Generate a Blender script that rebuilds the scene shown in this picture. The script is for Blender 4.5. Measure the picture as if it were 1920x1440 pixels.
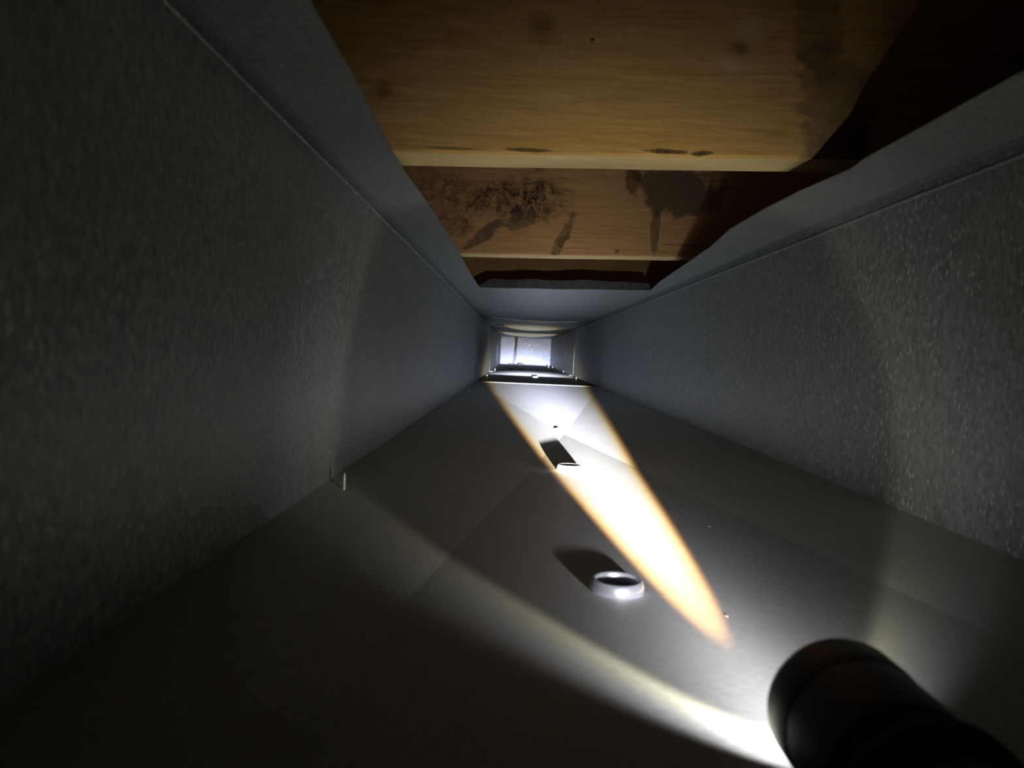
import bpy, bmesh, math, random
from mathutils import Vector, Matrix, noise

for o in list(bpy.data.objects):
    bpy.data.objects.remove(o, do_unlink=True)
scene = bpy.context.scene
COL = scene.collection

# ------------------------------------------------------------------ camera
# duct axis = +Y, floor z = 0, camera 88 mm above the duct floor
CAM_H = 0.088
F_PX = 1340.0
d = Vector((9, 58, -F_PX)).normalized()            # duct axis in camera space
roll = math.radians(2.5)
r = Vector((math.cos(roll), -math.sin(roll), 0))
r = (r - d * r.dot(d)).normalized()
u = r.cross(d)
cam_data = bpy.data.cameras.new('camera')
cam = bpy.data.objects.new('camera', cam_data)
COL.objects.link(cam)
cam.matrix_world = Matrix.Translation((0, 0, CAM_H)) @ Matrix((r, d, u)).to_4x4()
cam_data.sensor_width = 36.0
cam_data.lens = 36.0 * F_PX / 1920.0
cam_data.dof.use_dof = True
cam_data.dof.focus_distance = 0.75
cam_data.dof.aperture_fstop = 20.0
cam_data.clip_start = 0.005
cam_data.clip_end = 50
scene.camera = cam

# ------------------------------------------------------------------ world: a dark crawl space
w = bpy.data.worlds.new('world')
scene.world = w
w.use_nodes = True
w.node_tree.nodes['Background'].inputs[0].default_value = (0.0, 0.0, 0.0, 1)
w.node_tree.nodes['Background'].inputs[1].default_value = 0.0

scene.view_settings.view_transform = 'Standard'
scene.view_settings.look = 'None'
scene.view_settings.gamma = 1.0
scene.view_settings.use_curve_mapping = False
scene.view_settings.exposure = 0.32
try:
    scene.cycles.max_bounces = 6
    scene.cycles.diffuse_bounces = 4
    scene.cycles.glossy_bounces = 3
    scene.cycles.use_adaptive_sampling = True
    scene.cycles.adaptive_threshold = 0.04
    scene.cycles.adaptive_min_samples = 16
    scene.cycles.sample_clamp_indirect = 3.0
    scene.cycles.use_denoising = True
except Exception:
    pass

# flashlight optics (the lamps themselves are made in the flashlight builder)
CORE_POWER = 114.0
HOT_OFF = 0.65
SPILL_POWER = 2.0
AXIS_X, AXIS_Z = 0.0717, 0.0155                      # where the flashlight lies

# ------------------------------------------------------------------ duct dimensions
XL, XR, TOP = -0.116, 0.240, 0.200
Y0, Y1, Y2, YE = -0.25, 2.03, 2.90, 5.10
TH = 0.0010

# ------------------------------------------------------------------ helpers
def link(name, mesh, mat=None, parent=None):
    o = bpy.data.objects.new(name, mesh)
    COL.objects.link(o)
    if mat is not None and not mesh.materials:
        mesh.materials.append(mat)
    if parent is not None:
        o.parent = parent
    return o

def from_bm(name, bm, mat=None, parent=None, smooth=False):
    bmesh.ops.recalc_face_normals(bm, faces=bm.faces)
    me = bpy.data.meshes.new(name)
    bm.to_mesh(me)
    bm.free()
    if smooth:
        for p in me.polygons:
            p.use_smooth = True
    return link(name, me, mat, parent)

def tag(o, label, cat=None, group=None, kind=None):
    o['label'] = label
    if cat: o['category'] = cat
    if group: o['group'] = group
    if kind: o['kind'] = kind
    return o

def thing(name, label, cat, loc, group=None):
    o = bpy.data.objects.new(name, None)
    o.empty_display_size = 0.01
    COL.objects.link(o)
    o.location = loc
    return tag(o, label, cat, group)

def add_box(bm, lo, hi):
    x0, y0, z0 = lo; x1, y1, z1 = hi
    v = [bm.verts.new(p) for p in ((x0,y0,z0),(x1,y0,z0),(x1,y1,z0),(x0,y1,z0),(x0,y0,z1),(x1,y0,z1),(x1,y1,z1),(x0,y1,z1))]
    for f in ((0,3,2,1),(4,5,6,7),(0,1,5,4),(1,2,6,5),(2,3,7,6),(3,0,4,7)):
        bm.faces.new([v[i] for i in f])
    return v

def lathe(bm, prof, seg=48, closed=True, axis='Z', off=(0,0,0)):
    """profile (radius, height) revolved; closed -> profile is a loop"""
    rings = []
    for (rad, h) in prof:
        ring = []
        for i in range(seg):
            a = 2 * math.pi * i / seg
            if axis == 'Z':
                p = (rad * math.cos(a), rad * math.sin(a), h)
            else:
                p = (rad * math.cos(a), h, rad * math.sin(a))
            ring.append(bm.verts.new((p[0]+off[0], p[1]+off[1], p[2]+off[2])))
        rings.append(ring)
    n = len(rings)
    for k in range(n if closed else n - 1):
        A, B = rings[k], rings[(k + 1) % n]
        for i in range(seg):
            bm.faces.new((A[i], A[(i+1) % seg], B[(i+1) % seg], B[i]))
    return rings

def sheet(name, fn, nu, nv, thick, mat, parent=None, smooth=True):
    """a thin solid sheet: fn(u,v)->(point, normal) ; thickness goes along -normal"""
    bm = bmesh.new()
    top, bot = [], []
    for j in range(nv + 1):
        ra, rb = [], []
        for i in range(nu + 1):
            p, nrm = fn(i / nu, j / nv)
            p = Vector(p); nrm = Vector(nrm)
            ra.append(bm.verts.new(p)); rb.append(bm.verts.new(p - nrm * thick))
        top.append(ra); bot.append(rb)
    for j in range(nv):
        for i in range(nu):
            bm.faces.new((top[j][i], top[j][i+1], top[j+1][i+1], top[j+1][i]))
            bm.faces.new((bot[j][i], bot[j+1][i], bot[j+1][i+1], bot[j][i+1]))
    edge = [(0, i) for i in range(nu + 1)] + [(j, nu) for j in range(1, nv + 1)] + \
           [(nv, i) for i in range(nu - 1, -1, -1)] + [(j, 0) for j in range(nv - 1, 0, -1)]
    for k in range(len(edge)):
        a, b = edge[k], edge[(k+1) % len(edge)]
        bm.faces.new((top[a[0]][a[1]], bot[a[0]][a[1]], bot[b[0]][b[1]], top[b[0]][b[1]]))
    bmesh.ops.recalc_face_normals(bm, faces=bm.faces)
    me = bpy.data.meshes.new(name)
    bm.to_mesh(me); bm.free()
    if smooth:
        me.shade_smooth()
        me.set_sharp_from_angle(angle=math.radians(40))
    return link(name, me, mat, parent)

# ------------------------------------------------------------------ materials
class NT:
    def __init__(self, name):
        self.m = bpy.data.materials.new(name)
        self.m.use_nodes = True
        self.t = self.m.node_tree
        self.bsdf = self.t.nodes['Principled BSDF']
        self.obj = self.n('ShaderNodeTexCoord').outputs['Object']
    def n(self, kind, **props):
        nd = self.t.nodes.new(kind)
        for k, v in props.items():
            setattr(nd, k, v)
        return nd
    def l(self, a, b):
        self.t.links.new(a, b)
    def put(self, sock, v):
        if hasattr(v, 'links') or isinstance(v, bpy.types.NodeSocket):
            self.l(v, sock)
        else:
            sock.default_value = v
    def math(self, op, a, b=None, c=None, clamp=False):
        nd = self.n('ShaderNodeMath', operation=op, use_clamp=clamp)
        self.put(nd.inputs[0], a)
        if b is not None: self.put(nd.inputs[1], b)
        if c is not None: self.put(nd.inputs[2], c)
        return nd.outputs[0]
    def mapping(self, scale, loc=(0,0,0), src=None, rot=(0,0,0)):
        nd = self.n('ShaderNodeMapping')
        self.l(src or self.obj, nd.inputs['Vector'])
        nd.inputs['Scale'].default_value = scale
        nd.inputs['Location'].default_value = loc
        nd.inputs['Rotation'].default_value = rot
        return nd.outputs[0]
    def noise(self, vec, scale, detail=2.0, rough=0.5, dist=0.0):
        nd = self.n('ShaderNodeTexNoise')
        self.l(vec, nd.inputs['Vector'])
        nd.inputs['Scale'].default_value = scale
        nd.inputs['Detail'].default_value = detail
        nd.inputs['Roughness'].default_value = rough
        nd.inputs['Distortion'].default_value = dist
        return nd.outputs['Fac']
    def voronoi(self, vec, scale, feature='F1'):
        nd = self.n('ShaderNodeTexVoronoi', feature=feature)
        self.l(vec, nd.inputs['Vector'])
        nd.inputs['Scale'].default_value = scale
        return nd
    def rng(self, v, a, b, c=0.0, e=1.0, smooth=False):
        nd = self.n('ShaderNodeMapRange', interpolation_type='SMOOTHSTEP' if smooth else 'LINEAR')
        self.put(nd.inputs[0], v)
        for i, x in zip((1,2,3,4), (a,b,c,e)):
            nd.inputs[i].default_value = x
        return nd.outputs[0]
    def mix(self, fac, a, b, blend='MIX'):
        nd = self.n('ShaderNodeMix', data_type='RGBA', blend_type=blend)
        self.put(nd.inputs[0], fac)
        self.put(nd.inputs[6], a if isinstance(a, bpy.types.NodeSocket) else (*a, 1))
        self.put(nd.inputs[7], b if isinstance(b, bpy.types.NodeSocket) else (*b, 1))
        return nd.outputs[2]
    def bump(self, h, strength, dist, prev=None):
        nd = self.n('ShaderNodeBump')
        nd.inputs['Strength'].default_value = strength
        nd.inputs['Distance'].default_value = dist
        self.l(h, nd.inputs['Height'])
        if prev is not None: self.l(prev, nd.inputs['Normal'])
        return nd.outputs[0]
    def set(self, base=None, rough=None, metal=None, normal=None, spec=None):
        B = self.bsdf.inputs
        if base is not None: self.put(B['Base Color'], base if isinstance(base, bpy.types.NodeSocket) else (*base, 1))
        if rough is not None: self.put(B['Roughness'], rough)
        if metal is not None: self.put(B['Metallic'], metal)
        if normal is not None: self.l(normal, B['Normal'])
        if spec is not None: self.put(B['Specular IOR Level'], spec)
        return self.m

def mat_galv(name, dark, light, speck, spangle_scale=(1, 1, 1), metal=0.35, rough=0.5, speck_amt=1.0):
    """galvanised sheet: mottled zinc with bright spangle flecks"""
    t = NT(name)
    v = t.mapping(spangle_scale)
    big = t.noise(v, 28, 3, 0.6)
    fine = t.noise(v, 360, 3, 0.7)
    cell = t.voronoi(v, 400)
    col = t.mix(t.rng(fine, 0.3, 0.7), dark, light)
    col = t.mix(t.rng(big, 0.35, 0.7, 0.0, 0.35), col, dark)
    # flecks: a few paler spangles, with glints of the beam painted in
    seed = t.n('ShaderNodeSeparateColor'); t.l(cell.outputs['Color'], seed.inputs[0])
    pick = t.rng(seed.outputs[0], 0.66, 1.0)
    core = t.rng(cell.outputs['Distance'], 0.55, 0.15)
    fl = t.math('MULTIPLY', t.math('MULTIPLY', pick, core), t.rng(big, 0.30, 0.60))
    fl = t.math('MULTIPLY', fl, speck_amt)
    col = t.mix(fl, col, speck)
    nrm = t.bump(fine, 0.3, 0.0006)
    return t.set(col, t.rng(fine, 0.2, 0.8, rough - 0.1, rough + 0.12), metal, nrm)

def mat_floor(name, a, b, bump=1.0):
    t = NT(name)
    fine = t.noise(t.mapping((1, 2.5, 1)), 300, 4, 0.6)
    big = t.noise(t.obj, 11, 4, 0.6)
    col = t.mix(t.rng(fine, 0.3, 0.7), a, b)
    col = t.mix(t.rng(big, 0.4, 0.75, 0, 0.3), col, tuple(c * 0.75 for c in a))
    rip = t.noise(t.mapping((0.25, 1.8, 1)), 320, 3, 0.65, 0.6)
    scr = t.noise(t.mapping((1.3, 0.5, 1), rot=(0, 0, 0.5)), 60, 5, 0.7, 1.5)
    nrm = t.bump(rip, 0.25 * bump, 0.00016)
    nrm = t.bump(scr, 0.25 * bump, 0.00020, nrm)
    return t.set(col, 0.55, 0.25, nrm)

def mat_plain(name, col, rough=0.5, metal=0.0, nscale=300, namp=0.12, bump=0.0):
    t = NT(name)
    nz = t.noise(t.obj, nscale, 3, 0.6)
    c = t.mix(nz, tuple(x * (1 - namp) for x in col), tuple(min(1, x * (1 + namp)) for x in col))
    nrm = t.bump(nz, 0.4, bump) if bump else None
    return t.set(c, rough, metal, nrm)

M = {}
M['wall'] = mat_galv('galvanised_wall', (0.13, 0.155, 0.158), (0.35, 0.39, 0.39), (0.80, 0.81, 0.78), (1, 1, 0.6), speck_amt=0.62)
M['ceil'] = mat_galv('galvanised_ceiling', (0.18, 0.215, 0.22), (0.38, 0.43, 0.43), (0.62, 0.65, 0.63), (0.6, 1, 1), speck_amt=0.6)
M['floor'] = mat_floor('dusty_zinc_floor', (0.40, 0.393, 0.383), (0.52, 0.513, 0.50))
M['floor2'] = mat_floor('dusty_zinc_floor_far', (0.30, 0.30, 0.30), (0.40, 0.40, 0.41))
M['seam'] = mat_plain('bright_zinc_edge', (0.62, 0.63, 0.64), 0.4, 0.5)
M['end'] = mat_galv('mottled_end_sheet', (0.060, 0.070, 0.125), (0.165, 0.185, 0.30), (0.42, 0.42, 0.55), (0.25, 1, 0.25), metal=0.1)
M['chrome'] = mat_plain('worn_steel_ring', (0.72, 0.73, 0.80), 0.28, 0.75)
M['hole'] = mat_plain('dark_ring_bottom', (0.03, 0.03, 0.03), 0.8)
M['screw'] = mat_plain('zinc_screw', (0.50, 0.50, 0.47), 0.4, 0.5)
M['black'] = mat_plain('black_anodised', (0.016, 0.016, 0.016), 0.34, 0.0, 900, 0.2)
M['rubber'] = mat_plain('black_rubber', (0.010, 0.010, 0.010), 0.7)
M['dirt'] = mat_plain('brown_grey_debris', (0.10, 0.09, 0.08), 0.9, 0, 200, 0.5)
M['strap'] = mat_plain('dark_grey_strap', (0.012, 0.012, 0.013), 0.7)
M['sliver'] = mat_plain('torn_zinc_sliver', (0.66, 0.66, 0.66), 0.4, 0.3)
M['subfloor'] = mat_plain('rough_subfloor_board', (0.22, 0.14, 0.07), 0.85, 0, 40, 0.4)

def mat_wood(name, seed, blobs, knots=(), base=((0.60, 0.33, 0.10), (0.86, 0.54, 0.21))):
    """softwood: grain along x, band-saw ticks, stains with shapes of their own
    blobs: (cx, cz, rx, rz, rot, colour, strength, speckle 0..1)"""
    t = NT(name)
    g = t.noise(t.mapping((0.9, 6, 14), (seed, seed, seed)), 16, 6, 0.65, 0.8)
    fine = t.noise(t.mapping((1.2, 30, 34), (seed, 0, 0)), 40, 3, 0.6)
    saw = t.noise(t.mapping((10, 1, 0.6), (seed * 2, 0, 0)), 42, 2, 0.6)
    col = t.mix(t.rng(g, 0.32, 0.70), base[0], base[1])
    col = t.mix(t.rng(fine, 0.35, 0.75, 0, 0.38), col, tuple(c * 0.55 for c in base[0]))
    col = t.mix(t.rng(saw, 0.5, 0.75, 0, 0.22), col, (0.70, 0.48, 0.24))
    sep = t.n('ShaderNodeSeparateXYZ'); t.l(t.obj, sep.inputs[0])
    X, Z = sep.outputs['X'], sep.outputs['Z']
    nd = t.noise(t.mapping((1, 1, 1.2), (seed, seed, 0)), 38, 6, 0.68, 0.6)
    sp = t.math('ADD', t.math('MULTIPLY', t.noise(t.obj, 230, 4, 0.75, 1.5), 0.55), t.math('MULTIPLY', t.noise(t.obj, 60, 3, 0.6, 1.0), 0.45))
    for (cx, cz, rx, rz, rot, c, st, speck) in blobs:
        dx = t.math('SUBTRACT', X, cx); dz = t.math('SUBTRACT', Z, cz)
        ca, sa = math.cos(rot), math.sin(rot)
        a = t.math('ADD', t.math('MULTIPLY', dx, ca / rx), t.math('MULTIPLY', dz, sa / rx))
        b = t.math('ADD', t.math('MULTIPLY', dx, -sa / rz), t.math('MULTIPLY', dz, ca / rz))
        dd = t.math('SQRT', t.math('ADD', t.math('MULTIPLY', a, a), t.math('MULTIPLY', b, b)))
        dd = t.math('ADD', dd, t.rng(nd, 0.2, 0.8, -0.6, 0.6))
        m = t.rng(dd, 1.08, 0.80 if speck < 0.5 else 0.45)
        if speck > 0:
            br = t.rng(sp, 0.465, 0.53)
            m = t.math('MULTIPLY', m, t.math('ADD', 1 - speck, t.math('MULTIPLY', br, speck)))
        col = t.mix(t.math('MULTIPLY', m, st), col, c)
    for (cx, cz, rr, c, st) in knots:   # small knots, drawn out along the cut
        dx = t.math('SUBTRACT', X, cx); dz = t.math('SUBTRACT', Z, cz)
        dd = t.math('SQRT', t.math('ADD', t.math('MULTIPLY', dx, dx), t.math('MULTIPLY', dz, dz)))
        dd = t.math('ADD', t.math('DIVIDE', dd, rr), t.rng(t.math('ADD', t.math('MULTIPLY', nd, 0.5), t.math('MULTIPLY', fine, 0.5)), 0.3, 0.7, -0.6, 0.6))
        col = t.mix(t.math('MULTIPLY', t.rng(dd, 1.2, 0.1, 0, 1, True), st), col, c)
    nrm = t.bump(fine, 0.3, 0.0006)
    nrm = t.bump(saw, 0.25, 0.0006, nrm)
    return t.set(col, 0.72, 0.0, nrm, 0.25)

# ------------------------------------------------------------------ duct floor (cross-broken sheet, centre pressed down)
EDGE_Z = 0.0020
XC = (0.0636, 0.888, -0.0110)
FLOOR_NEAR = -0.40
def build_floor():
    bm = bmesh.new()
    P = {'c': XC, 'nl': (XL, Y0, EDGE_Z), 'nr': (XR, Y0 + 0.08, EDGE_Z), 'fl': (XL, Y1, EDGE_Z), 'fr': (XR, Y1, EDGE_Z), 'bl': (XL, FLOOR_NEAR, EDGE_Z), 'br': (XR, FLOOR_NEAR, EDGE_Z)}
    for dz in (0, -TH):
        V = {k: bm.verts.new((p[0], p[1], p[2] + dz)) for k, p in P.items()}
        for f in (('c', 'nl', 'nr'), ('c', 'nr', 'fr'), ('c', 'fr', 'fl'), ('c', 'fl', 'nl'), ('bl', 'br', 'nr', 'nl')):
            bm.faces.new([V[k] for k in (f if dz == 0 else f[::-1])])
        if dz == 0: U = V
    rim = ['bl', 'br', 'nr', 'fr', 'fl', 'nl']
    for i in range(6):
        p, q = rim[i], rim[(i + 1) % 6]
        bm.faces.new((U[q], U[p], V[p], V[q]))
    fl_o = from_bm('floor', bm, M['floor'])
    tag(fl_o, 'dusty grey sheet metal duct floor with an X of shallow folds', kind='structure')
    return fl_o
floor = build_floor()

def floor_z(x, y):
    """height of the pressed sheet"""
    if y > Y1: return 0.0
    nl, nr, fl_, fr = (XL, Y0), (XR, Y0 + 0.08), (XL, Y1), (XR, Y1)
    for p, q in ((nl, nr), (nr, fr), (fr, fl_), (fl_, nl)):
        # barycentric weight of the centre in the triangle centre-p-q
        den = (p[1] - q[1]) * (XC[0] - q[0]) + (q[0] - p[0]) * (XC[1] - q[1])
        w0 = ((p[1] - q[1]) * (x - q[0]) + (q[0] - p[0]) * (y - q[1])) / den
        w1 = ((q[1] - XC[1]) * (x - q[0]) + (XC[0] - q[0]) * (y - q[1])) / den
        if w0 >= -1e-6 and w1 >= -1e-6 and w0 + w1 <= 1 + 1e-6:
            return EDGE_Z + (XC[2] - EDGE_Z) * w0
    return EDGE_Z

# raised end of the near sheet: a bright folded slip edge
def slip_edge(name, y, h, depth, mat, parent, x0=XL + 0.001, x1=XR - 0.001, sag=0.0, base=0.0, label=None):
    def fn(uu, vv):
        x = x0 + (x1 - x0) * uu
        a = math.pi * vv
        s = 4 * uu * (1 - uu)
        hh = h * (1 - sag + sag * s)
        return (x, y + depth * (0.5 - 0.5 * math.cos(a)), base + hh * math.sin(a)), (0, -math.cos(a), math.sin(a))
    o = sheet(name, fn, 24, 8, 0.0008, mat, parent)
    if label: o['label'] = label
    return o
slip_edge('slip_seam', Y1 - 0.012, 0.0034, 0.016, M['seam'], floor, label='bright folded edge across the duct floor')

def far_floor(uu, vv):
    x = XL + (XR - XL) * uu
    y = Y1 + 0.002 + (Y2 - Y1) * vv
    z = -0.003 + 0.0015 * math.sin(vv * 9 + uu * 4) * math.sin(math.pi * vv)
    return (x, y, z), (0, 0, 1)
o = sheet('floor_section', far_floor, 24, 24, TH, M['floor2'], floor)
def hump(uu, vv):
    x = XL + (XR - XL) * uu
    s = (4 * uu * (1 - uu)) ** 0.6
    y = Y2 - 0.03 + 0.22 * vv
    z = -0.003 + 0.0125 * s * math.sin(math.pi * min(1, vv * 3.2) / 2) + (0.0025 * vv)
    return (x, y, z), (0, 0, 1)
o = sheet('seam_hump', hump, 32, 16, TH, M['seam'], floor)
o['label'] = 'bowed pale seam hump on the far duct floor'
def end_floor(uu, vv):
    x = XL + (XR - XL) * uu
    y = Y2 + 0.18 + (YE - Y2 - 0.18) * vv
    z = 0.004 + 0.004 * vv + 0.002 * noise.noise((x * 14, y * 5, 0))
    return (x, y, z), (0, 0, 1)
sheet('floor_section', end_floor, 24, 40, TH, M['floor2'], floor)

# faint raised line in paler metal on the near sheet, left of the fold
def pale_line(p0, p1):
    bm = bmesh.new()
    a = Vector((p0[0], p0[1], 0)); b = Vector((p1[0], p1[1], 0))
    n = Vector((-(b - a).y, (b - a).x, 0)).normalized() * 0.0007
    rows = []
    for i in range(13):
        p = a.lerp(b, i / 12)
        z = floor_z(p.x, p.y)
        rows.append([bm.verts.new((q.x, q.y, zz)) for q, zz in ((p - n, z - 0.0002), (p, z + 0.00012), (p + n, z - 0.0002))])
    for i in range(12):
        for k in range(2):
            bm.faces.new((rows[i][k], rows[i][k+1], rows[i+1][k+1], rows[i+1][k]))
        bm.faces.new((rows[i][0], rows[i+1][0], rows[i+1][2], rows[i][2]))
    return from_bm('pale_line', bm, M['seam'], floor)
pale_line((-0.0999, 0.543), (-0.022, 0.363))

# ------------------------------------------------------------------ duct walls
def ripple(y):
    if 1.85 < y < 3.05:
        e = math.sin(math.pi * (y - 1.85) / 1.2)
        return 0.0030 * e * math.sin((y - 1.85) * 2 * math.pi / 0.13) + 0.0012 * e * math.sin((y - 1.85) * 2 * math.pi / 0.31)
    return 0.0
def wall(name, side, label):
    sx = XL if side < 0 else XR
    nx = 1 if side < 0 else -1
    def fn(uu, vv):
        y = FLOOR_NEAR + (YE - FLOOR_NEAR) * uu
        z = TOP * vv
        bow = 0.0012 * noise.noise((y * 3.1, z * 6, side * 5)) * math.sin(math.pi * vv)
        rp = ripple(y) * math.sin(math.pi * min(1, vv * 1.02 + 0.05)) if side < 0 else 0.3 * ripple(y)
        return (sx - nx * 0.0 + nx * (bow + rp), y, z), (nx, 0, 0)
    o = sheet(name, fn, 260, 10, TH, M['wall'])
    return tag(o, label, kind='structure')
wall_l = wall('wall_left', -1, 'speckled galvanised sheet metal duct wall on the left')
wall_r = wall('wall_right', 1, 'speckled galvanised sheet metal duct wall on the right')

def corner_lip(side, parent):
    """rolled lip of the corner lock running along the top of a side wall"""
    sx = XL if side < 0 else XR
    nx = 1 if side < 0 else -1
    def fn(uu, vv):
        y = FLOOR_NEAR + (YE - FLOOR_NEAR - 0.002) * uu
        a = math.pi * vv
        wob = 0.0004 * noise.noise((y * 5, side, 0))
        return (sx + nx * (0.0003 + 0.0009 * math.sin(a)), y, TOP - 0.0058 + wob - 0.0013 * math.cos(a)), (nx * math.sin(a), 0, -math.cos(a))
    o = sheet('corner_lip', fn, 90, 6, 0.0006, M['wall'], parent)
    return o
corner_lip(-1, wall_l); corner_lip(1, wall_r)

def cleat(side, y, width, proud, parent):
    sx = XL if side < 0 else XR
    nx = 1 if side < 0 else -1
    def fn(uu, vv):
        a = math.pi * uu
        return (sx + nx * proud * math.sin(a) ** 0.7, y + width * (uu - 0.5), 0.002 + (TOP - 0.006) * vv), (nx, 0, 0)
    return sheet('wall_cleat', fn, 8, 4, 0.0007, M['wall'], parent)
cleat(-1, Y1, 0.030, 0.0022, wall_l); cleat(1, Y1, 0.026, 0.0018, wall_r)
cleat(1, 3.02, 0.05, 0.0035, wall_r); cleat(-1, 3.10, 0.04, 0.002, wall_l)
cleat(1, 4.25, 0.05, 0.003, wall_r); cleat(-1, 4.25, 0.05, 0.003, wall_l)

# far end of the duct
def endfn(uu, vv):
    x = XL + (XR - XL) * uu; z = TOP * vv
    return (x, YE + 0.002 * noise.noise((x * 9, z * 9, 2)), z), (0, -1, 0)
wall_far = tag(sheet('wall_far', endfn, 24, 16, TH, M['end']), 'brightly lit mottled metal sheet closing the far end of the duct', kind='structure')

# ------------------------------------------------------------------ duct top with a hand-cut opening
left_cut = [(-0.0735, 0.02), (-0.0727, 0.238), (-0.0732, 0.300), (-0.0766, 0.415), (-0.0767, 0.454), (-0.0727, 0.594), (-0.0715, 0.83), (-0.0721, 1.077), (-0.0706, 1.262)]
right_cut = [(0.1835, 0.02), (0.1830, 0.270), (0.1824, 0.391), (0.1850, 0.411), (0.1785, 0.4686), (0.1754, 0.530), (0.1756, 0.609), (0.1857, 0.713), (0.194, 0.87), (0.2024, 1.0385), (0.2150, 1.185)]
GRV = 0.0085           # width of the groove of the corner lock
def build_ceiling():
    bm = bmesh.new()
    def strip(edge, cut, far_y):
        ys = sorted(set([FLOOR_NEAR] + [p[1] for p in cut]))
        prev = None
        for (cx, cy) in cut:
            a = bm.verts.new((edge, cy, TOP)); b = bm.verts.new((cx, cy, TOP))
            if prev: bm.faces.new((prev[0], prev[1], b, a))
            prev = (a, b)
        return prev
    l_last = strip(XL + GRV, left_cut, 0)
    r_last = strip(XR - GRV, right_cut, 0)
    # near sheet in front of the opening
    n = [bm.verts.new(p) for p in ((XL + GRV, FLOOR_NEAR, TOP), (XR - GRV, FLOOR_NEAR, TOP), (XR - GRV, 0.02, TOP), (0.1835, 0.02, TOP), (-0.0735, 0.02, TOP), (XL + GRV, 0.02, TOP))]
    bm.faces.new(n)
    # beyond the opening
    far = [bm.verts.new((XL + GRV, 2.33, TOP)), bm.verts.new((XR - GRV, 2.33, TOP))]
    N = 14
    row0 = [l_last[1]]
    for i in range(1, N):
        f = i / N
        x = left_cut[-1][0] + (right_cut[-1][0] - left_cut[-1][0]) * f
        y = left_cut[-1][1] + (right_cut[-1][1] - left_cut[-1][1]) * f - 0.018 * math.sin(f * math.pi) * 0.6 + 0.004 * math.sin(f * 17)
        row0.append(bm.verts.new((x, y, TOP - 0.0015 * math.sin(f * math.pi))))
    row0.append(r_last[1])
    ring = [l_last[0]] + row0 + [r_last[0], far[1], far[0]]
    bm.faces.new(ring)
    bmesh.ops.remove_doubles(bm, verts=bm.verts, dist=1e-5)
    bmesh.ops.triangulate(bm, faces=[f for f in bm.faces if len(f.verts) > 4])
    for f in bm.faces:
        f.normal_update()
        if f.normal.z > 0: f.normal_flip()
    edge_pts = [v.co.copy() for v in row0]
    ret = bmesh.ops.extrude_face_region(bm, geom=list(bm.faces))
    vs = [g for g in ret['geom'] if isinstance(g, bmesh.types.BMVert)]
    bmesh.ops.translate(bm, verts=vs, vec=(0, 0, TH))
    o = from_bm('ceiling', bm, M['ceil'])
    tag(o, 'galvanised duct top with a large hand-cut rectangular opening', kind='structure')
    return o, edge_pts
ceiling, cut_edge = build_ceiling()

# flap of the cut sheet bent upwards at the far edge of the opening
bm = bmesh.new()
ra, rb = [], []
n = len(cut_edge)
for i, p in enumerate(cut_edge):
    f = i / (n - 1)
    h = 0.0005 + 0.0165 * min(1, 0.25 + f / 0.07) * (1.0 + 0.06 * math.sin(f * 23)) * (1 - 0.25 * max(0, (f - 0.75) / 0.25))
    ra.append(bm.verts.new(p)); rb.append(bm.verts.new((p.x, p.y + 0.012 * h / 0.016, p.z + h)))
for i in range(n - 1):
    bm.faces.new((ra[i], ra[i+1], rb[i+1], rb[i]))
ret = bmesh.ops.extrude_face_region(bm, geom=list(bm.faces))
bmesh.ops.translate(bm, verts=[g for g in ret['geom'] if isinstance(g, bmesh.types.BMVert)], vec=(0, TH, 0.0002))
o = from_bm('bent_flap', bm, M['wall'], ceiling)
o['label'] = 'strip of cut sheet bent upwards at the far edge of the opening'

# recessed channel of the corner lock on both sides
for sx, nx in ((XL, 1), (XR, -1)):
    bm = bmesh.new()
    prof = [(sx, TOP - 0.0003), (sx, TOP + 0.0045), (sx + nx * GRV, TOP + 0.0045), (sx + nx * (GRV + 0.0005), TOP + 0.0002), (sx + nx * (GRV + 0.0005), TOP + 0.0055), (sx - nx * 0.001, TOP + 0.0055), (sx - nx * 0.001, TOP - 0.0003)]
    A = [bm.verts.new((x, FLOOR_NEAR, z)) for x, z in prof]
    B = [bm.verts.new((x, YE, z)) for x, z in prof]
    for i in range(len(prof)):
        j = (i + 1) % len(prof)
        bm.faces.new((A[i], A[j], B[j], B[i]))
    bm.faces.new(A); bm.faces.new(B)
    from_bm('corner_channel', bm, M['ceil'], ceiling)

# far top sheets, each with a sagging seam flange that faces the opening
def far_top(y0, y1, dip):
    def fn(uu, vv):
        x = XL + GRV * 0.5 + (XR - XL - GRV) * uu
        s = math.sin(math.pi * uu)
        z = TOP + 0.001 - dip * s * (1 - vv) ** 2
        return (x, y0 + (y1 - y0) * vv, z), (0, 0, -1)
    return sheet('top_section', fn, 24, 10, TH, M['ceil'], ceiling)
far_top(2.33, 2.90, 0.006); far_top(2.90, 4.0, 0.010); far_top(4.0, YE, 0.010)
def flange(y, drop, xa, xb, skew):
    def fn(uu, vv):
        x = xa + (xb - xa) * uu
        s = (math.sin(math.pi * uu ** skew)) ** 0.7
        z = TOP + 0.003 - (drop * s + 0.003) * vv
        return (x, y + 0.010 * (1 - vv) * s, z), (0, -1, 0)
    o = sheet('seam_flange', fn, 32, 6, TH, M['seam'], ceiling)
    return o
flange(2.33, 0.012, -0.055, 0.205, 1.0)
flange(2.90, 0.0190, -0.060, 0.215, 0.8)
flange(4.00, 0.0200, -0.085, 0.215, 0.9)

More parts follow.
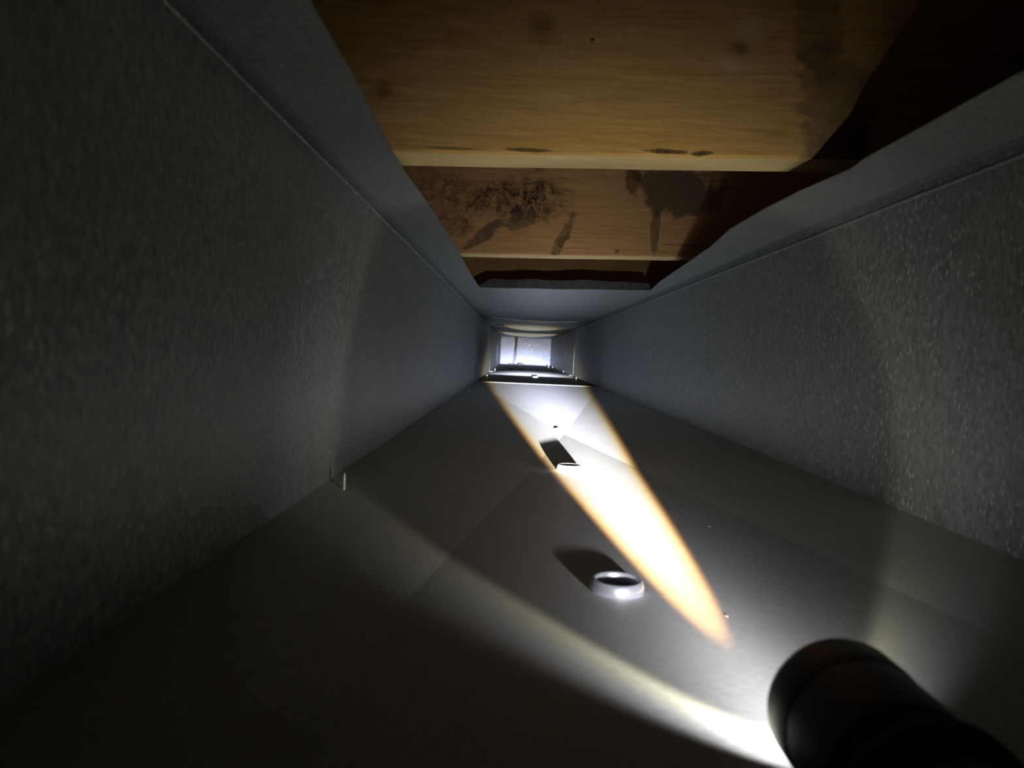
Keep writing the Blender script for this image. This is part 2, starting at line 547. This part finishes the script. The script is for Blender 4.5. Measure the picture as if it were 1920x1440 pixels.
# ------------------------------------------------------------------ floor joists above the opening
GREY = (0.115, 0.085, 0.06); MOLD = (0.035, 0.025, 0.018); BARK = (0.06, 0.03, 0.015); PALE = (0.80, 0.62, 0.40)
TILT = 0.027
def joist(name_label, y, zb, blobs, knots, seed, kerf=None, x0=-0.75, x1=0.95, base=None, t=0.038, h=0.235):
    bm = bmesh.new()
    # outline in x-z, extruded in y ; slightly wavy lower edge ; optional saw kerf
    bot = []
    nseg = 40
    xs = [x0 + (x1 - x0) * i / nseg for i in range(nseg + 1)]
    if kerf:
        xs = [x for x in xs if not (kerf[0] - 0.012 < x < kerf[1] + 0.012)]
        xs += [kerf[0] - 0.001, kerf[0], kerf[1], kerf[1] + 0.001]
        xs.sort()
    pts = []
    for x in xs:
        z = zb + TILT * (x + 0.08) + 0.0007 * noise.noise((x * 16, seed * 3.3, 0))
        if kerf and abs(x - kerf[0]) < 1e-6: pts += [(x, z), (x + 0.0004, z + kerf[2])]
        elif kerf and abs(x - kerf[1]) < 1e-6: pts += [(x - 0.0004, z + kerf[2]), (x, z)]
        else: pts.append((x, z))
    zt = lambda x: zb + h + TILT * (x + 0.08)
    rows = []
    for x, z in pts:
        rows.append([bm.verts.new(p) for p in ((x, y + 0.0016, z), (x, y, z + 0.0016), (x, y, zt(x)), (x, y + t, zt(x)), (x, y + t, z + 0.0016), (x, y + t - 0.0016, z))])
    for i in range(len(rows) - 1):
        for k in range(6):
            bm.faces.new((rows[i][k], rows[i][(k+1) % 6], rows[i+1][(k+1) % 6], rows[i+1][k]))
    bm.faces.new(rows[0]); bm.faces.new(rows[-1])
    kw = {'base': base} if base else {}
    o = from_bm('floor_joist', bm, mat_wood('joist_wood_%d' % seed, seed, blobs, knots, **kw))
    em = mat_wood('joist_wood_bounce_lit_%d' % seed, seed + 20, (), (), base=((0.88, 0.63, 0.28), (0.97, 0.78, 0.42)))  # paler underside: bounce light from the duct floor painted into the wood colour
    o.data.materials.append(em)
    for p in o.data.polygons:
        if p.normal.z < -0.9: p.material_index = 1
    return tag(o, name_label, 'joist', 'floor joists above the duct')

joist('orange brown floor joist nearest the viewer, with small knots and a grey patch', 0.503, 0.2240,
      [(0.212, 0.262, 0.026, 0.050, 0.15, GREY, 0.55, 0.0), (0.1985, 0.318, 0.017, 0.04, 0.2, GREY, 0.45, 0.0),
       (0.002, 0.2292, 0.016, 0.0013, 0.0, BARK, 0.8, 0.2), (0.098, 0.2322, 0.015, 0.0017, 0.0, BARK, 0.9, 0.2),
       (0.122, 0.2318, 0.008, 0.0016, 0.1, BARK, 0.9, 0.2), (-0.05, 0.2282, 0.020, 0.0010, 0.0, BARK, 0.6, 0.2)],
      [(0.1490, 0.3165, 0.014, PALE, 0.65), (0.1440, 0.3045, 0.009, BARK, 0.65), (0.1400, 0.2925, 0.011, PALE, 0.5),
       (0.0423, 0.3057, 0.0024, BARK, 0.95), (0.008, 0.3130, 0.012, BARK, 0.55), (-0.034, 0.326, 0.012, PALE, 0.18), (-0.101, 0.2655, 0.009, BARK, 0.5), (-0.106, 0.268, 0.008, PALE, 0.15)],
      1, kerf=(0.2325, 0.2365, 0.022))
joist('second floor joist with black mold speckles and a smooth grey stain', 0.990, 0.2215,
      [(0.004, 0.300, 0.062, 0.036, 0.0, MOLD, 0.95, 0.75), (-0.045, 0.297, 0.045, 0.030, 0.0, MOLD, 0.85, 0.85),
       (-0.090, 0.262, 0.024, 0.018, 0.0, MOLD, 0.8, 0.85), (-0.052, 0.250, 0.038, 0.0085, 0.72, GREY, 0.85, 0.2),
       (0.000, 0.272, 0.024, 0.012, 0.3, GREY, 0.7, 0.3), (0.0565, 0.250, 0.034, 0.0085, 1.15, MOLD, 0.75, 0.45), (-0.11, 0.31, 0.05, 0.04, 0, MOLD, 0.6, 0.9),
       (0.2120, 0.318, 0.060, 0.036, -0.1, GREY, 0.85, 0.0), (0.182, 0.262, 0.0075, 0.036, 0.0, GREY, 0.75, 0.15), (0.150, 0.330, 0.010, 0.022, 0, MOLD, 0.6, 0.0),
       (0.235, 0.246, 0.05, 0.0016, 0, BARK, 0.5, 0.3), (0.131, 0.2335, 0.004, 0.003, 0.6, BARK, 0.7, 0.3)],
      [(0.02, 0.345, 0.012, MOLD, 0.7)], 2, base=((0.58, 0.31, 0.12), (0.84, 0.52, 0.25)))
joist('third floor joist, a narrow brown band above the bent flap', 1.478, 0.2250, [], [(0.05, 0.30, 0.006, BARK, 0.6)], 3)

# boards over the joists
board_mat = M['subfloor']
for k in range(11):
    bm = bmesh.new()
    ya = -0.40 + k * 0.235
    v = add_box(bm, (-0.75, ya, 0.462), (0.95, ya + 0.231, 0.482))
    for q in v: q.co.z += TILT * (q.co.x + 0.08)
    if k == 0:
        sub = from_bm('subfloor', bm, board_mat)
        tag(sub, 'dark boards laid over the floor joists', kind='structure')
    else:
        from_bm('board', bm, board_mat, sub)

# ------------------------------------------------------------------ screws standing up through the duct floor
def screw_mesh(length, rad):
    bm = bmesh.new()
    seg, turns = 12, int(length / 0.0016)
    prof = [(rad * 0.72, -0.002), (rad * 0.72, length * 0.80), (rad * 0.25, length * 0.96), (0.00012, length)]
    lathe(bm, prof, seg, closed=False)
    return bm
def thread_mesh(length, rad, pitch=0.0016):
    bm = bmesh.new()
    n = int(14 * length / pitch)
    rows = []
    for i in range(n + 1):
        a = 2 * math.pi * i / 14
        z = 0.0002 + (length * 0.93) * i / n
        k = 1.0 if z < length * 0.78 else max(0.25, 1 - (z - length * 0.78) / (length * 0.2))
        ro, ri = rad * 1.12 * k, rad * 0.62 * k
        c, s = math.cos(a), math.sin(a)
        rows.append([bm.verts.new(p) for p in ((ri * c, ri * s, z - pitch * 0.3), (ro * c, ro * s, z), (ri * c, ri * s, z + pitch * 0.3))])
    for i in range(n):
        A, B = rows[i], rows[i+1]
        for q in range(3):
            bm.faces.new((A[q], A[(q+1) % 3], B[(q+1) % 3], B[q]))
    return bm
def screw(x, y, length, rad, label, z=None, lean=(0, 0)):
    z0 = floor_z(x, y) if z is None else z
    t = thing('sheet_metal_screw', label, 'screw', (x, y, z0), 'screw points through the duct floor')
    t.rotation_euler = (lean[0], lean[1], 0)
    sh = from_bm('shank', screw_mesh(length, rad), M['screw'], t, True)
    from_bm('thread', thread_mesh(length, rad), M['screw'], sh)
    return t
screw(-0.1009, 0.4290, 0.0105, 0.0011, 'largest pale screw point sticking up beside the left wall')
screw(-0.0975, 1.522, 0.0080, 0.0014, 'small screw point by the left wall just before the bright floor seam')
screw(-0.1050, 2.600, 0.0085, 0.0019, 'small screw point at the left wall, first beyond the bright floor seam', -0.003)
screw(-0.0945, 3.200, 0.0120, 0.0022, 'pale screw point at the left wall beyond the bowed floor hump', 0.004)
screw(0.2300, 2.720, 0.0110, 0.0020, 'screw point by the right wall, just before the bowed floor hump', -0.003)
screw(0.2280, 3.450, 0.0090, 0.0021, 'screw point by the right wall, beyond the bowed floor hump', 0.004)
screw(0.2250, 4.420, 0.0110, 0.0026, 'screw point in the far right corner, nearer the right wall', 0.007)
screw(0.1980, 4.380, 0.0120, 0.0030, 'screw point on the far floor below the lit end sheet, right of the debris', 0.007)
screw(0.2335, 1.960, 0.0120, 0.0012, 'thin screw point at the right wall where the bright floor seam ends', None)

# ------------------------------------------------------------------ steel rings standing on the duct floor
ring_bm = bmesh.new()
prof = [(0.0101, -0.001), (0.0107, 0.0006), (0.0106, 0.0022), (0.0101, 0.0037), (0.0096, 0.0045), (0.0091, 0.0047), (0.0086, 0.0044), (0.0084, 0.0036), (0.0084, 0.0010), (0.0084, -0.001)]
lathe(ring_bm, prof, 56)
bmesh.ops.recalc_face_normals(ring_bm, faces=ring_bm.faces)
ring_me = bpy.data.meshes.new('ring_shell'); ring_bm.to_mesh(ring_me); ring_bm.free()
ring_me.shade_smooth()
cup_bm = bmesh.new()
lathe(cup_bm, [(0.0086, -0.0004), (0.0086, 0.0006), (0.0020, 0.0004), (0.0001, 0.0004), (0.0001, -0.0004)], 40)
bmesh.ops.recalc_face_normals(cup_bm, faces=cup_bm.faces)
cup_me = bpy.data.meshes.new('ring_bottom'); cup_bm.to_mesh(cup_me); cup_bm.free()
def steel_ring(x, y, label, z=None, tilt=(0, 0)):
    t = thing('steel_ring', label, 'ring', (x, y, (floor_z(x, y) if z is None else z)), 'steel rings on the duct floor')
    t.rotation_euler = (tilt[0], tilt[1], 0)
    link('rim', ring_me, M['chrome'], t)
    o = link('inner_disc', cup_me, M['hole'], t)
    o['label'] = 'dark bottom inside the ring'
    return t
steel_ring(0.0436, 0.2790, 'shiny steel ring on the floor nearest the flashlight')
steel_ring(0.0480, 0.5920, 'white-lit steel ring in the middle of the light beam', tilt=(-0.02, 0.0))
steel_ring(0.0740, 2.690, 'tiny far steel ring just in front of the bowed floor hump', 0.000)

# ------------------------------------------------------------------ small debris
def flake(name, pts, th, mat, label, cat, group=None):
    bm = bmesh.new()
    A = [bm.verts.new(p) for p in pts]
    f = bm.faces.new(A)
    ret = bmesh.ops.extrude_face_region(bm, geom=[f])
    bmesh.ops.translate(bm, verts=[g for g in ret['geom'] if isinstance(g, bmesh.types.BMVert)], vec=(0, 0, th))
    bmesh.ops.triangulate(bm, faces=[f for f in bm.faces if len(f.verts) > 4])
    return tag(from_bm(name, bm, mat), label, cat, group)
# curled sliver near the crossing of the folds
bm = bmesh.new()
zc = floor_z(0.055, 0.948)-0.0002
rows = []
for i in range(15):
    f = i / 14
    x = 0.0430 + 0.0250 * f
    hgt = 0.0016 * math.sin(math.pi * f) * (0.7 + 0.5 * math.sin(f * 11 + 1))
    wd = 0.0050 * math.sin(math.pi * min(1, 0.08 + f * 0.9))
    rows.append([bm.verts.new(p) for p in ((x, 0.945, zc + max(0.0002, hgt)), (x, 0.945 + wd, zc + 0.0003), (x, 0.945 + wd, zc - 0.0003), (x, 0.9454, zc + max(0.0002, hgt) - 0.0003))])
for i in range(14):
    for k in range(4):
        bm.faces.new((rows[i][k], rows[i][(k+1) % 4], rows[i+1][(k+1) % 4], rows[i+1][k]))
bm.faces.new(rows[0]); bm.faces.new(rows[-1])
tag(from_bm('metal_sliver', bm, M['sliver']), 'thin curled metal sliver near the crossing of the floor folds', 'sliver')

def crumb(x, y, z, s, label, mat, name='crumb', cat='debris', group=None, sc=(1, 1, 1), seed=0):
    bm = bmesh.new()
    bmesh.ops.create_icosphere(bm, subdivisions=2, radius=s)
    for v in bm.verts:
        k = 1 + 0.45 * noise.noise(v.co / s * 1.3 + Vector((seed, seed, 0)))
        v.co = Vector((v.co.x * sc[0], v.co.y * sc[1], v.co.z * sc[2])) * k
    o = from_bm(name, bm, mat)
    o.location = (x, y, z)
    return tag(o, label, cat, group)
crumb(0.1131, 0.401, floor_z(0.1131, 0.401) + 0.0001, 0.0006, 'tiny pale crumb on the floor right of the light beam', M['seam'], seed=1, sc=(1, 1.5, 0.4))
crumb(0.0798, 0.2547, floor_z(0.0798, 0.2547) + 0.0001, 0.0008, 'tiny bright crumb at the near tip of the light beam', M['seam'], seed=2, sc=(0.7, 1.6, 0.35))
for i, (x, y, s, sc, lab) in enumerate([
        (0.032, 4.75, 0.017, (1.6, 0.8, 0.75), 'dark lump of debris at the foot of the lit end sheet'),
        (-0.030, 4.80, 0.012, (2.6, 0.9, 0.5), 'low crumbled debris in the left far corner by the hanging strap'),
        (0.020, 3.55, 0.010, (1.8, 1.2, 0.35), 'flat dark debris patch on the far floor, right of its neighbour'),
        (-0.020, 3.50, 0.008, (2.0, 1.0, 0.35), 'flat dark debris patch on the far floor, left of its neighbour')]):
    crumb(x, y, 0.007, s, lab, M['dirt'], 'debris_lump', 'debris', None, sc, seed=5 + i)

# ------------------------------------------------------------------ strap hanging in front of the end sheet
t = thing('hanging_strap', 'dark narrow strap hanging in front of the lit end sheet', 'strap', (-0.010, 5.02, 0.0))
def strand(x0, x1, w0, w1, z0, z1, yo):
    def fn(uu, vv):
        z = z1 + (z0 - z1) * vv
        c = x0 + (x1 - x0) * vv + 0.0015 * math.sin(vv * 4)
        wd = w0 + (w1 - w0) * vv
        return (c + wd * (uu - 0.5), yo + 0.002 * math.sin(vv * 5), z), (0, -1, 0)
    return fn
sheet('strap_loop', strand(0.003, 0.000, 0.020, 0.014, 0.105, 0.199, 0), 4, 12, 0.0012, M['strap'], t)
sheet('strap_end', strand(-0.0045, -0.0125, 0.006, 0.0035, 0.006, 0.110, -0.002), 3, 12, 0.0012, M['strap'], t)
sheet('strap_end', strand(0.0045, -0.0015, 0.006, 0.0035, 0.006, 0.110, 0.002), 3, 12, 0.0012, M['strap'], t)

# ------------------------------------------------------------------ flashlight lying on the duct floor
YF = 0.151
fl = thing('flashlight', 'black flashlight lying on the duct floor, shining down the duct', 'flashlight', (AXIS_X, YF, 0.0))
def fpart(name, prof, mat, seg=64, smooth=True, parent=None):
    bm = bmesh.new()
    lathe(bm, [(rr, yy - YF) for rr, yy in prof], seg, closed=True, axis='Y', off=(0, 0, AXIS_Z))
    bmesh.ops.recalc_face_normals(bm, faces=bm.faces)
    me = bpy.data.meshes.new(name); bm.to_mesh(me); bm.free()
    if smooth:
        me.shade_smooth(); me.set_sharp_from_angle(angle=math.radians(35))
    return link(name, me, mat, parent or fl)
bezel = fpart('bezel', [(0.0139, 0.1400), (0.0150, 0.1400), (0.0152, 0.1420), (0.0152, 0.1490), (0.0147, 0.1508), (0.0141, 0.1510), (0.0139, 0.1500)], M['black'])
fpart('head', [(0.0136, 0.1220), (0.0143, 0.1225), (0.0148, 0.1260), (0.0148, 0.1400), (0.0139, 0.1400), (0.0130, 0.1290), (0.0118, 0.1220)], M['black'])
ring_prof = []
body = [(0.0116, -0.052), (0.0124, -0.052)]
y = -0.050
while y < 0.118:
    body += [(0.0128, y), (0.0128, y + 0.0022), (0.0124, y + 0.0026), (0.0124, y + 0.0036)]
    y += 0.004
body += [(0.0134, 0.1195), (0.0137, 0.1222), (0.0116, 0.1222)]
fpart('grip_tube', body, M['black'])
tail = fpart('tail_cap', [(0.0002, -0.066), (0.0110, -0.066), (0.0160, -0.064), (0.0160, -0.056), (0.0130, -0.051), (0.0002, -0.053)], M['black'])
fpart('tail_button', [(0.0001, -0.069), (0.0050, -0.069), (0.0062, -0.067), (0.0062, -0.0655), (0.0001, -0.0655)], M['rubber'], parent=tail)
fpart('support_ring', [(0.0137, 0.1120), (0.0160, 0.1128), (0.0160, 0.1152), (0.0137, 0.1160), (0.0125, 0.1155), (0.0125, 0.1125)], M['rubber'])
lens_t = NT('clear_lens')
mixn = lens_t.n('ShaderNodeMixShader'); mixn.inputs[0].default_value = 0.05
tr = lens_t.n('ShaderNodeBsdfTransparent'); gl = lens_t.n('ShaderNodeBsdfGlossy'); gl.inputs['Roughness'].default_value = 0.05
lens_t.l(tr.outputs[0], mixn.inputs[1]); lens_t.l(gl.outputs[0], mixn.inputs[2])
lens_t.l(mixn.outputs[0], lens_t.t.nodes['Material Output'].inputs['Surface'])
fpart('lens', [(0.0001, 0.1480), (0.0139, 0.1480), (0.0139, 0.1490), (0.0001, 0.1490)], lens_t.m, parent=bezel)

def torch(name, y, power, radius, cone_deg, build):
    """one lamp of the flashlight; its optics give an angular profile about the axis"""
    L = bpy.data.lights.new(name, 'SPOT')
    L.energy = power
    L.shadow_soft_size = radius
    L.spot_size = math.radians(cone_deg)
    L.spot_blend = 0.05
    L.use_nodes = True
    nt = L.node_tree
    em = nt.nodes['Emission']
    tc = nt.nodes.new('ShaderNodeTexCoord')
    sx = nt.nodes.new('ShaderNodeSeparateXYZ')
    nt.links.new(tc.outputs['Normal'], sx.inputs[0])
    def mth(op, a, b=None, c=None):
        nd = nt.nodes.new('ShaderNodeMath'); nd.operation = op
        for i, v in enumerate((a, b, c)):
            if v is None: continue
            if isinstance(v, bpy.types.NodeSocket): nt.links.new(v, nd.inputs[i])
            else: nd.inputs[i].default_value = v
        return nd.outputs[0]
    ang = mth('MULTIPLY', mth('ARCCOSINE', mth('MINIMUM', mth('ABSOLUTE', sx.outputs['Z']), 1.0)), 180 / math.pi)
    col, st = build(nt, mth, ang)
    nt.links.new(col, em.inputs['Color']); nt.links.new(st, em.inputs['Strength'])
    o = bpy.data.objects.new(name, L)
    COL.objects.link(o)
    o.parent = fl
    ax = Vector((-0.0054, 1, 0.0030)).normalized()
    o.rotation_euler = ax.to_track_quat('-Z', 'Y').to_euler()
    o.location = (-0.0054 * (y - YF) , y - YF, AXIS_Z + 0.0004)
    return o
def ramp(nt, fac, stops):
    nd = nt.nodes.new('ShaderNodeValToRGB')
    cr = nd.color_ramp
    while len(cr.elements) > 1: cr.elements.remove(cr.elements[-1])
    cr.elements[0].position = stops[0][0]; cr.elements[0].color = (*stops[0][1], 1)
    for p, c in stops[1:]:
        e = cr.elements.new(p); e.color = (*c, 1)
    nt.links.new(fac, nd.inputs[0])
    return nd.outputs[0]
def core_profile(nt, mth, ang):
    # collimated beam: peaked centre, warm fringe at the cone's rim
    # the hot spot sits half a degree below the cone's axis (die slightly off centre)
    tc = nt.nodes['Texture Coordinate']
    sp = nt.nodes.new('ShaderNodeSeparateXYZ'); nt.links.new(tc.outputs['Normal'], sp.inputs[0])
    dx = mth('MULTIPLY', mth('DIVIDE', sp.outputs['X'], sp.outputs['Z']), 57.3)
    dy = mth('SUBTRACT', mth('MULTIPLY', mth('DIVIDE', sp.outputs['Y'], sp.outputs['Z']), 57.3), HOT_OFF)
    dx = mth('MULTIPLY', dx, 0.4)
    hot = mth('SQRT', mth('ADD', mth('MULTIPLY', dx, dx), mth('MULTIPLY', dy, dy)))
    st = mth('DIVIDE', 62.0, mth('ADD', 1.0, mth('POWER', mth('DIVIDE', hot, 1.0), 2.6)))
    e = nt.nodes.new('ShaderNodeMapRange'); e.interpolation_type = 'SMOOTHSTEP'
    nt.links.new(ang, e.inputs[0])
    for i, v in zip((1, 2, 3, 4), (3.72, 4.45, 1.0, 0.0)): e.inputs[i].default_value = v
    st = mth('MULTIPLY', st, e.outputs[0])
    tint = ramp(nt, mth('DIVIDE', hot, 5.0), [(0.0, (0.70, 0.74, 1.0)), (0.12, (0.76, 0.80, 1.0)), (0.30, (0.95, 0.95, 0.97)), (0.44, (1.0, 0.95, 0.84)), (0.60, (1.0, 0.92, 0.72))])
    fringe = ramp(nt, mth('DIVIDE', ang, 5.0), [(0.0, (1.0, 1.0, 1.0)), (0.66, (1.0, 1.0, 1.0)), (0.74, (1.0, 0.86, 0.55)), (0.80, (1.0, 0.60, 0.20)), (0.86, (1.0, 0.42, 0.10))])
    mx = nt.nodes.new('ShaderNodeMix'); mx.data_type = 'RGBA'; mx.blend_type = 'MULTIPLY'
    mx.inputs[0].default_value = 1.0
    nt.links.new(tint, mx.inputs[6]); nt.links.new(fringe, mx.inputs[7])
    col = mx.outputs[2]
    return col, st
def spill_profile(nt, mth, ang):
    # even disc, a brighter ring that starts sharply and fades slowly outwards
    def step(lo, hi, a, b):
        e = nt.nodes.new('ShaderNodeMapRange'); e.interpolation_type = 'SMOOTHSTEP'
        nt.links.new(ang, e.inputs[0])
        for i, v in zip((1, 2, 3, 4), (lo, hi, a, b)): e.inputs[i].default_value = v
        return e.outputs[0]
    rise = step(27.5, 30.5, 0.0, 1.0)
    fade = mth('POWER', 2.718, mth('MULTIPLY', mth('MAXIMUM', mth('SUBTRACT', ang, 30.0), 0.0), -0.14))
    disc = mth('DIVIDE', 3.5, mth('ADD', 1.0, mth('POWER', mth('DIVIDE', ang, 9.0), 2.45)))
    st = mth('MULTIPLY', mth('ADD', disc, mth('MULTIPLY', mth('MULTIPLY', rise, fade), 0.62)), step(31.0, 51.0, 1.0, 0.0))
    col = ramp(nt, mth('DIVIDE', ang, 60.0), [(0.0, (0.92, 0.94, 1.0)), (0.44, (0.95, 0.95, 1.0)), (0.49, (1.0, 1.0, 0.76)), (0.54, (1.0, 1.0, 0.80)), (0.62, (0.95, 0.97, 1.0))])
    return col, st
torch('beam_lamp', -0.034, CORE_POWER, 0.0025, 9.2, core_profile)
torch('spill_lamp', 0.1370, SPILL_POWER, 0.0024, 125.0, spill_profile)
